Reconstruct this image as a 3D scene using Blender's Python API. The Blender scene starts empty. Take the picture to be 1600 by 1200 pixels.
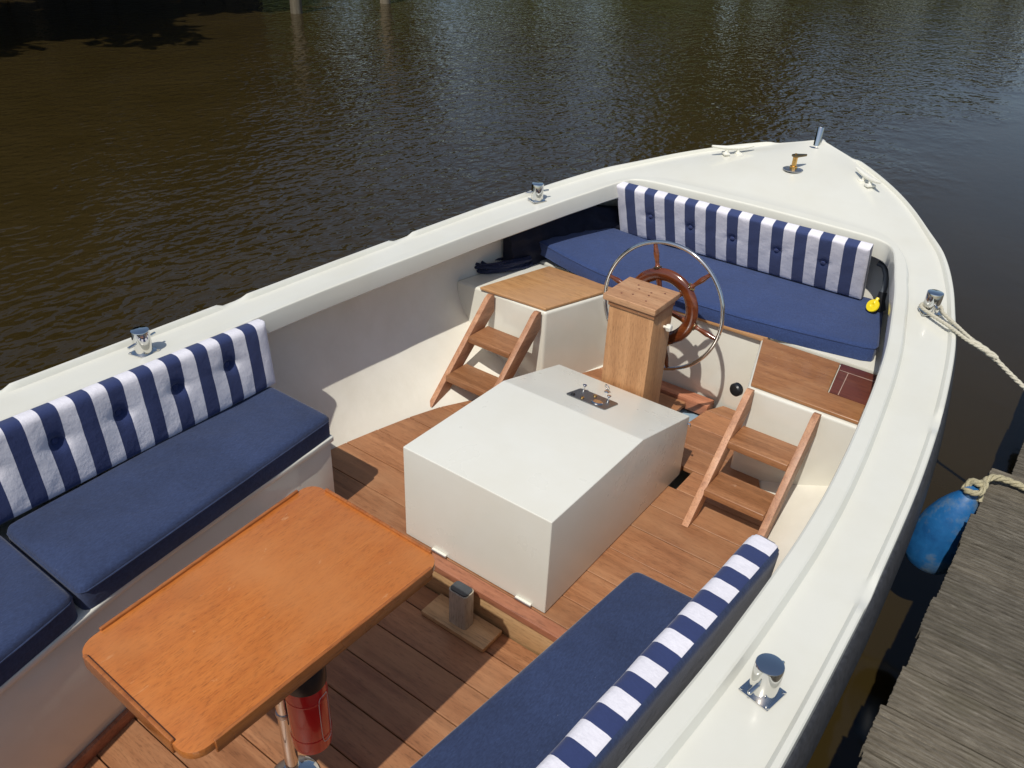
import bpy, bmesh, math, random
import numpy as np
from mathutils import Vector, Matrix
R = math.radians
random.seed(7); np.random.seed(7)
S = bpy.context.scene
COL = S.collection

# ------------------------------------------------------------------ camera
cam_d = bpy.data.cameras.new('camera'); cam = bpy.data.objects.new('camera', cam_d); COL.objects.link(cam)
def cam_matrix(loc, yaw, pitch, roll):
    cy, sy, cp, sp = math.cos(yaw), math.sin(yaw), math.cos(pitch), math.sin(pitch)
    f = Vector((sy*cp, cy*cp, -sp)); r = Vector((cy, -sy, 0)); u = r.cross(f)
    c, s = math.cos(roll), math.sin(roll)
    rr = c*r + s*u; uu = -s*r + c*u
    m = Matrix((rr, uu, -f)).transposed().to_4x4(); m.translation = loc
    return m
cam.matrix_world = cam_matrix(Vector((1.3324, -1.6941, 2.1085)), R(-35.457), R(31.651), R(2.535))
cam_d.sensor_width = 36; cam_d.lens = 29.695; cam_d.clip_start = .05; cam_d.clip_end = 2000
S.camera = cam

# ------------------------------------------------------------------ world, sun, exposure
LIGHT = Vector((-.050, .280, -.43)).normalized()          # the way the sunlight travels
W = bpy.data.worlds.new('World'); S.world = W; W.use_nodes = True
wn = W.node_tree.nodes; wl = W.node_tree.links; wn.clear()
sky = wn.new('ShaderNodeTexSky'); sky.sky_type = 'NISHITA'; sky.sun_disc = False
sky.sun_elevation = math.asin(-LIGHT.z); sky.sun_rotation = math.atan2(-LIGHT.x, -LIGHT.y)
sky.air_density = 1.0; sky.dust_density = 1.5; sky.ozone_density = 1.2
bg = wn.new('ShaderNodeBackground'); bg.inputs[1].default_value = .095
wo = wn.new('ShaderNodeOutputWorld'); wl.new(sky.outputs[0], bg.inputs[0]); wl.new(bg.outputs[0], wo.inputs[0])
sd = bpy.data.lights.new('sun', 'SUN'); sd.energy = 3.7; sd.angle = R(.53); sd.color = (1, .955, .88)
sun = bpy.data.objects.new('sun', sd); COL.objects.link(sun)
sun.rotation_euler = LIGHT.to_track_quat('-Z', 'Y').to_euler(); sun.location = (1, -5, 12)
S.view_settings.view_transform = 'Standard'; S.view_settings.look = 'None'
S.view_settings.exposure = 0; S.view_settings.gamma = 1; S.view_settings.use_curve_mapping = False
S.cycles.use_denoising = True
S.cycles.max_bounces = 8; S.cycles.diffuse_bounces = 4; S.cycles.glossy_bounces = 4
S.cycles.caustics_reflective = False; S.cycles.caustics_refractive = False
S.cycles.sample_clamp_indirect = 6

# ------------------------------------------------------------------ materials
class NT:
    def __init__(s, name):
        s.m = bpy.data.materials.new(name); s.m.use_nodes = True
        s.t = s.m.node_tree; s.n = s.t.nodes; s.l = s.t.links
        s.p = s.n['Principled BSDF']
    def add(s, typ, **kw):
        nd = s.n.new(typ)
        for k, v in kw.items():
            if k.startswith('i_'): nd.inputs[k[2:].replace('_', ' ')].default_value = v
            else: setattr(nd, k, v)
        return nd
    def link(s, a, b): s.l.new(a, b)
    def coords(s, scale=(1, 1, 1), rnd=True):
        tc = s.add('ShaderNodeTexCoord'); mp = s.add('ShaderNodeMapping'); mp.inputs['Scale'].default_value = scale
        s.link(tc.outputs['Object'], mp.inputs[0])
        if rnd:
            oi = s.add('ShaderNodeObjectInfo'); mu = s.add('ShaderNodeMath', operation='MULTIPLY'); mu.inputs[1].default_value = 37.0
            cb = s.add('ShaderNodeCombineXYZ'); s.link(oi.outputs['Random'], mu.inputs[0])
            for i in range(3): s.link(mu.outputs[0], cb.inputs[i])
            s.link(cb.outputs[0], mp.inputs['Location'])
        return mp.outputs[0]
    def noise(s, vec, scale, detail=4, rough=.55, dist=0):
        nd = s.add('ShaderNodeTexNoise'); nd.inputs['Scale'].default_value = scale; nd.inputs['Detail'].default_value = detail
        nd.inputs['Roughness'].default_value = rough; nd.inputs['Distortion'].default_value = dist
        s.link(vec, nd.inputs['Vector']); return nd.outputs[0]
    def ramp(s, fac, stops):
        r = s.add('ShaderNodeValToRGB'); e = r.color_ramp.elements
        while len(e) < len(stops): e.new(.5)
        for i, (p, c) in enumerate(stops):
            e[i].position = p; e[i].color = (*c, 1) if len(c) == 3 else c
        s.link(fac, r.inputs[0]); return r.outputs[0]
    def mix(s, fac, a, b, mode='MIX'):
        m = s.add('ShaderNodeMix', data_type='RGBA', blend_type=mode)
        for sock, v in ((m.inputs[0], fac), (m.inputs[6], a), (m.inputs[7], b)):
            if isinstance(v, (int, float)): sock.default_value = v
            elif isinstance(v, tuple): sock.default_value = (*v, 1)
            else: s.link(v, sock)
        return m.outputs[2]
    def bump(s, h, strength, dist=.002, normal=None):
        b = s.add('ShaderNodeBump'); b.inputs['Strength'].default_value = strength; b.inputs['Distance'].default_value = dist
        s.link(h, b.inputs['Height'])
        if normal is not None: s.link(normal, b.inputs['Normal'])
        return b.outputs[0]
    def out(s, col=None, rough=None, normal=None, **kw):
        if col is not None:
            if isinstance(col, tuple): s.p.inputs['Base Color'].default_value = (*col, 1)
            else: s.link(col, s.p.inputs['Base Color'])
        if rough is not None:
            if isinstance(rough, (int, float)): s.p.inputs['Roughness'].default_value = rough
            else: s.link(rough, s.p.inputs['Roughness'])
        if normal is not None: s.link(normal, s.p.inputs['Normal'])
        for k, v in kw.items(): s.p.inputs[k].default_value = v
        return s.m

def wood(name, dark, mid, light, axis=0, fine=60, rough=.5, coat=0, blotch=None, bump=.25, var=.25, gs=16, scuff=None):
    t = NT(name); sc = [1, 1, 1]; sc[axis] = .055
    v = t.coords(tuple(sc)); n1 = t.noise(v, gs, 6, .65, .8); sf = [1, 1, 1]; sf[axis] = .16
    n2 = t.noise(t.coords(tuple(sf)), fine*1.9, 3, .7)
    c = t.ramp(n1, [(.28, dark), (.5, mid), (.72, light)])
    fz = t.ramp(n2, [(.30, (.52, .50, .48)), (.47, (1, 1, 1)), (.72, (1.16, 1.16, 1.16))])
    c = t.mix(.72, c, fz, 'MULTIPLY')
    oi = t.add('ShaderNodeObjectInfo'); hv = t.ramp(oi.outputs['Random'], [(0, (1-var, 1-var, 1-var)), (1, (1+var*.6, 1+var*.6, 1+var*.6))])
    c = t.mix(1, c, hv, 'MULTIPLY')
    v2 = t.coords((1, 1, 1)); nb = t.noise(v2, 3.5, 3, .6)
    if blotch: c = t.mix(t.ramp(nb, [(.45, (0, 0, 0)), (.75, (.8, .8, .8))]), c, blotch)
    if scuff:
        c = t.mix(t.ramp(t.noise(t.coords((1.6, .5, 1)), 26, 3, .6, 1.0), [(.67, (0, 0, 0)), (.74, (.55, .55, .55))]), c, scuff)
        c = t.mix(t.ramp(t.noise(t.coords((1, 1, 1)), 2.3, 4, .6), [(.56, (0, 0, 0)), (.74, (.4, .4, .4))]), c, tuple(x*.55 for x in mid))
    rr = t.ramp(nb, [(.3, (rough-.1,)*3), (.7, (rough+.12,)*3)])
    return t.out(c, rr, t.bump(n2, bump, .0015), **({'Coat Weight': coat, 'Coat Roughness': .12} if coat else {}))

def paint(name, col, rough=.3, dirt=.12, bumpy=0, bscale=60, coat=.3):
    t = NT(name); v = t.coords((1, 1, 1), False); n = t.noise(v, 2.2, 5, .65); n2 = t.noise(v, 38, 3, .6)
    d = tuple(x*(1-dirt)*k for x, k in zip(col, (1, .985, .95)))
    c = t.mix(t.ramp(n, [(.38, (0, 0, 0)), (.72, (1, 1, 1))]), col, d)
    c = t.mix(t.ramp(n2, [(.64, (0, 0, 0)), (.84, (.12, .12, .12))]), c, d)
    sm = t.noise(t.coords((1, 1, 1), False), 5, 4, .6, .2)
    c = t.mix(t.ramp(sm, [(.56, (0, 0, 0)), (.86, (.07, .07, .07))]), c, tuple(x*.62*k for x, k in zip(col, (1, .97, .88))))
    rr = t.ramp(sm, [(.3, (rough*.8,)*3), (.75, (min(1, rough*1.35),)*3)])
    nb = t.noise(v, bscale, 3, .6)
    b = t.bump(nb, .35 if bumpy else .03, bumpy or .0004)
    return t.out(c, rr, b, **({'Coat Weight': coat, 'Coat Roughness': .08} if coat else {}))

def fabric(name, col, stripes=None, wear=.18):
    t = NT(name); v = t.coords((1, 1, 1), False)
    n = t.noise(v, 5, 5, .65); tcv = t.add('ShaderNodeMapping'); tcv.inputs['Scale'].default_value = (1, .35, .5); t.link(v, tcv.inputs[0]); nf = t.noise(tcv.outputs[0], 230, 3, .75); nm = t.noise(v, 55, 3, .6)
    if stripes:
        pitch, white = stripes
        sx = t.add('ShaderNodeSeparateXYZ'); t.link(v, sx.inputs[0])
        wob = t.noise(v, 11, 2, .5); a = t.add('ShaderNodeMath', operation='MULTIPLY_ADD'); ab = t.add('ShaderNodeMath', operation='ABSOLUTE'); t.link(sx.outputs[0], ab.inputs[0]); t.link(wob, a.inputs[0]); a.inputs[1].default_value = .003; t.link(ab.outputs[0], a.inputs[2])
        dv = t.add('ShaderNodeMath', operation='DIVIDE'); t.link(a.outputs[0], dv.inputs[0]); dv.inputs[1].default_value = 2*pitch
        ad = t.add('ShaderNodeMath', operation='ADD'); t.link(dv.outputs[0], ad.inputs[0]); ad.inputs[1].default_value = -.0015/(2*pitch)
        fr = t.add('ShaderNodeMath', operation='FRACT'); t.link(ad.outputs[0], fr.inputs[0])
        gt = t.add('ShaderNodeMath', operation='GREATER_THAN'); gt.inputs[1].default_value = .5; t.link(fr.outputs[0], gt.inputs[0])
        c = t.mix(gt.outputs[0], white, col)
    else:
        c = t.mix(0, col, col)
    fz = t.ramp(nf, [(.3, (.5, .5, .53)), (.5, (1, 1, 1)), (.7, (1.6, 1.6, 1.5))])
    c = t.mix(.5 if not stripes else .12, c, fz, 'MULTIPLY')
    wz = t.ramp(n, [(.3, (1-wear,)*3), (.7, (1+wear,)*3)])
    c = t.mix(1, c, wz, 'MULTIPLY')
    if not stripes:
        spk = t.ramp(t.noise(v, 130, 2, .5), [(.76, (0, 0, 0)), (.8, (.25, .25, .25))]); c = t.mix(spk, c, (.3, .33, .42))
    b1 = t.bump(nf, .35, .0012); b2 = t.bump(nm, .28, .003, b1); b3 = t.bump(n, .5, .012, b2)
    return t.out(c, .88, b3, **{'Sheen Weight': .18, 'Sheen Roughness': .5, 'Specular IOR Level': .25})

def metal(name, col, rough=.08, scr=.1):
    t = NT(name); v = t.coords((1, 1, 1), False); n = t.noise(v, 30, 4, .6)
    return t.out(col, t.ramp(n, [(.3, (rough,)*3), (.75, (rough+scr,)*3)]), t.bump(n, .05, .0004), Metallic=1.0)

def plain(name, col, rough=.5, nscale=20, var=.2, bump=.1, **kw):
    t = NT(name); v = t.coords((1, 1, 1)); n = t.noise(v, nscale, 4, .6)
    c = t.ramp(n, [(.3, tuple(x*(1-var) for x in col)), (.7, tuple(x*(1+var) for x in col))])
    return t.out(c, rough, t.bump(n, bump, .002), **kw)

M = {}
M['gel'] = paint('gelcoat_cream', (.685, .68, .605), .20, .05)
M['box'] = paint('satin_white_paint', (.70, .695, .625), .30, .05, coat=.2)
M['liner'] = paint('painted_liner', (.80, .775, .68), .38, .12, .003, 26, coat=.15)
M['locker'] = paint('gloss_locker_paint', (.71, .70, .62), .16, .08, coat=.5)
M['navy'] = fabric('navy_canvas', (.023, .037, .090))
M['navy_seat'] = fabric('navy_vinyl_canvas', (.027, .050, .142), wear=.10)
WHITE = (.70, .685, .735)
M['stripe'] = fabric('striped_canvas', (.026, .040, .120), (.0513, WHITE), .06)
M['stripe_wide'] = fabric('striped_canvas_wide', (.036, .053, .140), (.0548, WHITE), .06)
M['stripe_side'] = fabric('striped_canvas_side', (.026, .040, .120), (.0537, WHITE), .06)
M['button'] = fabric('navy_button_cloth', (.036, .05, .14))
M['floor'] = wood('teak_sole', (.20, .082, .034), (.31, .136, .060), (.40, .190, .088), 0, 90, .48, 0, (.36, .185, .09), .3, .16, 20)
M['nosing'] = wood('red_hardwood', (.24, .088, .048), (.35, .14, .075), (.42, .185, .105), 0, 60, .45)
M['riser'] = wood('pale_oak', (.34, .2, .09), (.47, .29, .14), (.55, .36, .19), 0, 60, .5)
M['table'] = wood('varnished_mahogany', (.40, .116, .021), (.455, .142, .026), (.49, .164, .033), 1, 150, .34, .45, (.50, .19, .052), .15, .02, 42, (.60, .30, .13))
M['fiddle'] = wood('varnished_edge', (.24, .07, .014), (.33, .105, .022), (.40, .14, .032), 1, 80, .28, .6, None, .1, .04)
M['ladder'] = wood('ladder_hardwood', (.19, .078, .030), (.29, .128, .054), (.38, .182, .082), 0, 90, .42, 0, None, .25, .12, 22, (.42, .25, .15))
M['stringer'] = wood('stringer_hardwood', (.28, .125, .060), (.41, .20, .105), (.52, .29, .165), 1, 120, .55, 0, None, .25, .15, 26)
M['post'] = wood('raw_mahogany', (.34, .165, .070), (.46, .24, .108), (.54, .305, .15), 2, 100, .5, 0, None, .3, .08, 22)
M['cap'] = wood('raw_mahogany_cap', (.36, .18, .085), (.47, .255, .13), (.55, .325, .175), 0, 100, .5, 0, None, .3, .08, 24)
M['lid'] = wood('locker_lid_plywood', (.33, .165, .065), (.43, .23, .098), (.50, .285, .13), 0, 60, .38, .15, (.40, .23, .12), .2, .05)
M['lid_dark'] = wood('worn_brown_lid', (.22, .088, .030), (.31, .135, .050), (.38, .18, .072), 0, 80, .36, .15, (.36, .19, .09), .2, .05, 18, (.45, .26, .13))
M['darkwood'] = wood('dark_mahogany', (.10, .026, .015), (.14, .038, .022), (.18, .055, .03), 0, 60, .35, .2)
M['wheelwood'] = wood('varnished_wheel_wood', (.055, .012, .004), (.12, .028, .008), (.24, .07, .018), 0, 40, .16, .8, None, .05, .05)
M['chrome'] = metal('polished_steel', (.74, .73, .70), .05, .07)
M['steel'] = metal('brushed_steel', (.55, .55, .55), .28, .15)
M['plate'] = metal('dull_steel_plate', (.30, .30, .30), .38, .15)
M['brass'] = metal('brass', (.75, .46, .16), .2)
M['bronze'] = metal('aged_bronze', (.22, .17, .10), .4)
M['black'] = plain('black_plastic', (.012, .012, .013), .35)
M['grey_plastic'] = plain('grey_plastic', (.09, .10, .11), .4)
M['red'] = plain('red_enamel', (.66, .018, .018), .16, 15, .06, .02, **{'Coat Weight': .5, 'Coat Roughness': .05})
M['white_plastic'] = plain('white_plastic', (.76, .745, .66), .35, 20, .05, .04)
M['line'] = plain('worn_pale_line', (.38, .27, .22), .5)
M['yellow'] = plain('yellow_plastic', (.80, .62, .01), .4, 30, .08)
M['hull'] = paint('dark_hull_paint', (.030, .034, .046), .3, .3, coat=.2)
M['strake'] = plain('dark_rubbing_strake', (.030, .031, .036), .6, 60, .45, .4)
M['bilge'] = paint('pale_blue_bilge', (.30, .42, .52), .4)
M['sponge'] = plain('grey_rubber_cap', (.05, .055, .06), .6)
M['shade_fill'] = plain('shade_navy', (.004, .006, .018), .85, 200, .5, .5)  # near-black navy that paints the shade under the far side deck
M['coil'] = plain('navy_braided_line', (.013, .019, .055), .7, 160, .6, .5)
M['rope'] = plain('mooring_rope_fibre', (.50, .47, .37), .85, 300, .25, .5)
M['old_rope'] = plain('old_rope_fibre', (.36, .32, .20), .9, 220, .3, .5)
def fender_mat():
    t = NT('weathered_blue_fender'); v = t.coords((1, 1, 1), False); n = t.noise(v, 9, 5, .65); n2 = t.noise(v, 40, 3, .6)
    c = t.ramp(n, [(.3, (.008, .065, .20)), (.52, (.014, .115, .31)), (.70, (.14, .20, .26))])
    c = t.mix(t.ramp(n2, [(.58, (0, 0, 0)), (.75, (.5, .5, .5))]), c, (.14, .16, .17))
    return t.out(c, .45, t.bump(n2, .3, .003))
M['fender'] = fender_mat()
def dock_mat():
    t = NT('weathered_dock_timber'); v = t.coords((.16, 1, 1)); n1 = t.noise(v, 75, 7, .82, .4); n2 = t.noise(t.coords((.2, 1, 1)), 16, 5, .65)
    n3 = t.noise(t.coords((1, 1, 1)), 6, 4, .6)
    c = t.ramp(n1, [(.28, (.040, .034, .025)), (.46, (.118, .102, .076)), (.58, (.180, .160, .124)), (.74, (.34, .31, .255))])
    c = t.mix(t.ramp(n2, [(.4, (0, 0, 0)), (.7, (.55, .55, .55))]), c, (.07, .06, .043))
    c = t.mix(t.ramp(n3, [(.55, (0, 0, 0)), (.8, (.45, .45, .45))]), c, (.095, .088, .05))
    oi = t.add('ShaderNodeObjectInfo'); c = t.mix(1, c, t.ramp(oi.outputs['Random'], [(0, (.75, .75, .75)), (1, (1.15, 1.13, 1.1))]), 'MULTIPLY')
    return t.out(c, .9, t.bump(n1, .8, .006))
M['dock'] = dock_mat()
M['dock_dark'] = plain('dock_beam_timber', (.06, .05, .038), .9, 12, .4, .5)
M['piling'] = wood('weathered_piling', (.08, .065, .045), (.15, .125, .085), (.22, .19, .13), 2, 40, .85)
M['tar'] = plain('tarred_boards', (.008, .007, .006), .8, 8, .4)
M['bark'] = plain('bark', (.07, .055, .04), .95, 10, .4, .8)
M['soil'] = plain('bank_turf', (.055, .075, .022), .95, 3, .45, .8)
def leafm(name, a, b):
    t = NT(name); v = t.coords((1, 1, 1)); n = t.noise(v, 1.6, 3, .6)
    c = t.ramp(n, [(.3, a), (.7, b)])
    return t.out(c, .6)
M['leaf'] = [leafm('leaf_dark', (.028, .045, .012), (.055, .08, .02)), leafm('leaf_mid', (.04, .065, .016), (.08, .11, .03)), leafm('leaf_olive', (.045, .05, .015), (.08, .085, .025))]
def water_mat():
    t = NT('peaty_water'); geo = t.add('ShaderNodeNewGeometry')
    mp = t.add('ShaderNodeMapping'); mp.inputs['Rotation'].default_value = (0, 0, R(38)); mp.inputs['Scale'].default_value = (1.0, .62, 1)
    t.link(geo.outputs['Position'], mp.inputs[0])
    mp2 = t.add('ShaderNodeMapping'); mp2.inputs['Rotation'].default_value = (0, 0, R(72)); mp2.inputs['Scale'].default_value = (1.0, .66, 1)
    t.link(geo.outputs['Position'], mp2.inputs[0])
    h1 = t.noise(mp.outputs[0], 9.0, 1.5, .45, .5); h2 = t.noise(mp2.outputs[0], 18, 1, .4, .3); h3 = t.noise(geo.outputs['Position'], 1.1, 2, .5)
    # sheltered water lies smooth on the dock side
    sx = t.add('ShaderNodeSeparateXYZ'); t.link(geo.outputs['Position'], sx.inputs[0])
    e = t.noise(geo.outputs['Position'], .9, 3, .6)
    a = t.add('ShaderNodeMath', operation='MULTIPLY_ADD'); t.link(e, a.inputs[0]); a.inputs[1].default_value = 2.2; t.link(sx.outputs[0], a.inputs[2])
    b = t.add('ShaderNodeMath', operation='MULTIPLY_ADD'); t.link(sx.outputs[1], b.inputs[0]); b.inputs[1].default_value = -.07; t.link(a.outputs[0], b.inputs[2])
    mr = t.add('ShaderNodeMapRange', interpolation_type='SMOOTHSTEP'); t.link(b.outputs[0], mr.inputs[0])
    mr.inputs[1].default_value = -1.2; mr.inputs[2].default_value = .9; mr.inputs[3].default_value = 1; mr.inputs[4].default_value = .06
    s1 = t.add('ShaderNodeMath', operation='MULTIPLY_ADD'); t.link(h2, s1.inputs[0]); s1.inputs[1].default_value = .5; t.link(h1, s1.inputs[2])
    s2 = t.add('ShaderNodeMath', operation='MULTIPLY_ADD'); t.link(h3, s2.inputs[0]); s2.inputs[1].default_value = 1.2; t.link(s1.outputs[0], s2.inputs[2])
    mm = t.add('ShaderNodeMath', operation='MULTIPLY'); t.link(s2.outputs[0], mm.inputs[0]); t.link(mr.outputs[0], mm.inputs[1])
    bp = t.bump(mm.outputs[0], 1.0, .0155)
    c = t.ramp(h3, [(.3, (.026, .0178, .0052)), (.7, (.031, .0215, .0070))])
    return t.out(c, .075, bp, IOR=1.333)
M['water'] = water_mat()

# ------------------------------------------------------------------ mesh helpers
def origin(o):
    v = Vector((0, 0, 0))
    while o is not None: v += o.location; o = o.parent
    return v
def mesh_obj(name, verts, faces, mat, parent=None, smooth=35, local=False):
    """one mesh object; verts in world space unless local"""
    off = origin(parent) if (parent is not None and not local) else Vector((0, 0, 0))
    me = bpy.data.meshes.new(name); me.from_pydata([tuple(Vector(v)-off) for v in verts], [], faces)
    bm = bmesh.new(); bm.from_mesh(me); bmesh.ops.recalc_face_normals(bm, faces=bm.faces); bm.to_mesh(me); bm.free()
    return finish(name, me, mat, parent, smooth)
def finish(name, me, mat, parent=None, smooth=35):
    me.update()
    if smooth:
        for p in me.polygons: p.use_smooth = True
        me.set_sharp_from_angle(angle=R(smooth))
    me.materials.append(M[mat] if isinstance(mat, str) else mat)
    o = bpy.data.objects.new(name, me); COL.objects.link(o)
    if parent is not None: o.parent = parent
    return o
def bm_obj(name, bm, mat, parent=None, smooth=35, local=False):
    if parent is not None and not local: bmesh.ops.translate(bm, verts=bm.verts, vec=-origin(parent))
    me = bpy.data.meshes.new(name); bmesh.ops.recalc_face_normals(bm, faces=bm.faces); bm.to_mesh(me); bm.free()
    return finish(name, me, mat, parent, smooth)
def tag(o, label, cat, group=None, kind=None):
    if label: o['label'] = label
    if cat: o['category'] = cat
    if group: o['group'] = group
    if kind: o['kind'] = kind
    return o
def thing(name, label, cat, loc=(0, 0, 0), group=None):
    o = bpy.data.objects.new(name, None); COL.objects.link(o); o.location = loc; o.empty_display_size = .1
    return tag(o, label, cat, group)
def copy_tree(o, parent=None):
    c = o.copy(); COL.objects.link(c); c.parent = parent
    for ch in list(o.children): copy_tree(ch, c)
    return c
def prism_bm(poly, z0, z1, bevel=0, seg=2, axis='z'):
    bm = bmesh.new()
    def mk(a, b, z): return {'z': (a, b, z), 'x': (z, a, b), 'y': (a, z, b)}[axis]
    lo = [bm.verts.new(mk(a, b, z0)) for a, b in poly]; hi = [bm.verts.new(mk(a, b, z1)) for a, b in poly]
    n = len(poly); bm.faces.new(lo[::-1]); bm.faces.new(hi)
    for i in range(n): bm.faces.new((lo[i], lo[(i+1) % n], hi[(i+1) % n], hi[i]))
    bmesh.ops.recalc_face_normals(bm, faces=bm.faces)
    if bevel: bmesh.ops.bevel(bm, geom=bm.edges[:], offset=bevel, segments=seg, affect='EDGES', profile=.6)
    return bm
def prism(name, poly, z0, z1, mat, parent=None, bevel=.003, seg=2, axis='z'):
    return bm_obj(name, prism_bm(poly, z0, z1, bevel, seg, axis), mat, parent)
def box(name, lo, hi, mat, parent=None, bevel=.003, seg=2):
    return prism(name, [(lo[0], lo[1]), (hi[0], lo[1]), (hi[0], hi[1]), (lo[0], hi[1])], lo[2], hi[2], mat, parent, bevel, seg)
def frames(pts):
    pts = [Vector(p) for p in pts]; out = []; n = len(pts); up = None
    for i in range(n):
        t = (pts[min(i+1, n-1)]-pts[max(i-1, 0)]).normalized()
        if up is None: up = Vector((0, 0, 1)) if abs(t.z) < .9 else Vector((1, 0, 0))
        s = t.cross(up).normalized(); up = s.cross(t).normalized(); out.append((pts[i], s, up))
    return out
def tube_data(pts, rad, seg=10, cap=True, closed=False):
    V = []; F = []
    fr = frames(pts); n = len(fr)
    for i, (p, s, u) in enumerate(fr):
        r = rad[i] if isinstance(rad, (list, tuple)) else rad
        for k in range(seg):
            a = 2*math.pi*k/seg; V.append(p+s*(r*math.cos(a))+u*(r*math.sin(a)))
    for i in range(n-1):
        for k in range(seg):
            F.append((i*seg+k, i*seg+(k+1) % seg, (i+1)*seg+(k+1) % seg, (i+1)*seg+k))
    if cap: F.append(tuple(range(seg))[::-1]); F.append(tuple((n-1)*seg+k for k in range(seg)))
    return V, F
def tube(name, pts, rad, mat, parent=None, seg=10, local=False):
    V, F = tube_data(pts, rad, seg); return mesh_obj(name, V, F, mat, parent, 40, local)
def lathe_data(prof, c, axis=(0, 0, 1), seg=24):
    ax = Vector(axis).normalized(); s = ax.orthogonal().normalized(); u = ax.cross(s); c = Vector(c); V = []; F = []
    for r, h in prof:
        for k in range(seg):
            a = 2*math.pi*k/seg; V.append(c+ax*h+s*(r*math.cos(a))+u*(r*math.sin(a)))
    for i in range(len(prof)-1):
        for k in range(seg): F.append((i*seg+k, i*seg+(k+1) % seg, (i+1)*seg+(k+1) % seg, (i+1)*seg+k))
    F.append(tuple(range(seg))[::-1]); F.append(tuple((len(prof)-1)*seg+k for k in range(seg)))
    return V, F
def lathe(name, prof, c, mat, parent=None, axis=(0, 0, 1), seg=24, local=False, smooth=35):
    V, F = lathe_data(prof, c, axis, seg); return mesh_obj(name, V, F, mat, parent, smooth, local)
def torus(name, c, axis, R0, r, mat, parent=None, n=64, seg=10, squash=1.0, local=False):
    ax = Vector(axis).normalized(); s = ax.orthogonal().normalized(); u = ax.cross(s); c = Vector(c); V = []; F = []
    for i in range(n):
        a = 2*math.pi*i/n; d = s*math.cos(a)+u*math.sin(a)
        for k in range(seg):
            b = 2*math.pi*k/seg; V.append(c+d*(R0+r*math.cos(b))+ax*(r*squash*math.sin(b)))
    for i in range(n):
        for k in range(seg): F.append((i*seg+k, ((i+1) % n)*seg+k, ((i+1) % n)*seg+(k+1) % seg, i*seg+(k+1) % seg))
    return mesh_obj(name, V, F, mat, parent, 60, local)
def rope_data(pts, rad, pitch=None, seg=6, step=.006):
    """three laid strands following a path"""
    pts = [Vector(p) for p in pts]; pitch = pitch or rad*7
    # resample (Catmull-Rom)
    dense = []
    for i in range(len(pts)-1):
        p0, p1, p2, p3 = pts[max(i-1, 0)], pts[i], pts[i+1], pts[min(i+2, len(pts)-1)]
        m = max(2, int((p2-p1).length/step))
        for k in range(m):
            t = k/m; dense.append(.5*((2*p1)+(p2-p0)*t+(2*p0-5*p1+4*p2-p3)*t*t+(3*p1-p0-3*p2+p3)*t**3))
    dense.append(pts[-1]); fr = frames(dense); V = []; F = []; L = 0
    cum = [0]
    for i in range(1, len(dense)): cum.append(cum[-1]+(dense[i]-dense[i-1]).length)
    for st in range(3):
        cs = []
        for (p, s, u), l in zip(fr, cum):
            a = 2*math.pi*(l/pitch+st/3); cs.append(p+(s*math.cos(a)+u*math.sin(a))*rad*.5)
        v, f = tube_data(cs, rad*.56, seg); o = len(V); V += v; F += [tuple(x+o for x in q) for q in f]
    return V, F
def rope(name, pts, rad, mat, parent=None, pitch=None):
    V, F = rope_data(pts, rad, pitch); return mesh_obj(name, V, F, mat, parent, 60)
def ip(xs, ys):
    """smooth (pchip) interpolation"""
    x = np.array(xs, float); y = np.array(ys, float); h = np.diff(x); d = np.diff(y)/h; m = np.zeros_like(y); m[0] = d[0]; m[-1] = d[-1]
    for i in range(1, len(x)-1):
        if d[i-1]*d[i] > 0:
            w1 = 2*h[i]+h[i-1]; w2 = h[i]+2*h[i-1]; m[i] = (w1+w2)/(w1/d[i-1]+w2/d[i])
    def f(t):
        t = min(max(t, x[0]), x[-1]); i = min(int(np.searchsorted(x, t, 'right'))-1, len(x)-2); i = max(i, 0)
        s = (t-x[i])/h[i]
        return float((2*s**3-3*s*s+1)*y[i]+(s**3-2*s*s+s)*h[i]*m[i]+(-2*s**3+3*s*s)*y[i+1]+(s**3-s*s)*h[i]*m[i+1])
    return f
def sstep(a, b, x):
    t = min(max((x-a)/(b-a), 0), 1); return t*t*(3-2*t)

# ------------------------------------------------------------------ setting: water, banks
WZ = -.10
def plane_obj(name, poly, z, mat):
    return mesh_obj(name, [(a, b, z) for a, b in poly], [tuple(range(len(poly)))], mat, None, 0)
def build_water():
    # one sheet with an opening where the hull displaces the water
    ring = [(hb(y)-.235*min(1, .25+hb(y)), y) for y in np.linspace(-2.8, 2.8, 60)]; ring = [(max(x, .004), y) for x, y in ring]
    hole = ring+[(-x, y) for x, y in ring[::-1]]
    big = []
    for x, y in hole:
        d = math.hypot(x, y); big.append((x/d*900, y/d*900))
    n = len(hole); V = [(x, y, WZ) for x, y in hole]+[(x*1.0, y*1.0, WZ) for x, y in big]
    F = [(i, (i+1) % n, n+(i+1) % n, n+i) for i in range(n)]
    return mesh_obj('water', V, F, 'water', None, 0)
water = None
def tag_water(water): tag(water, 'brown peaty canal water, rippled on the far side and smooth beside the dock', 'water', kind='structure')

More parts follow.
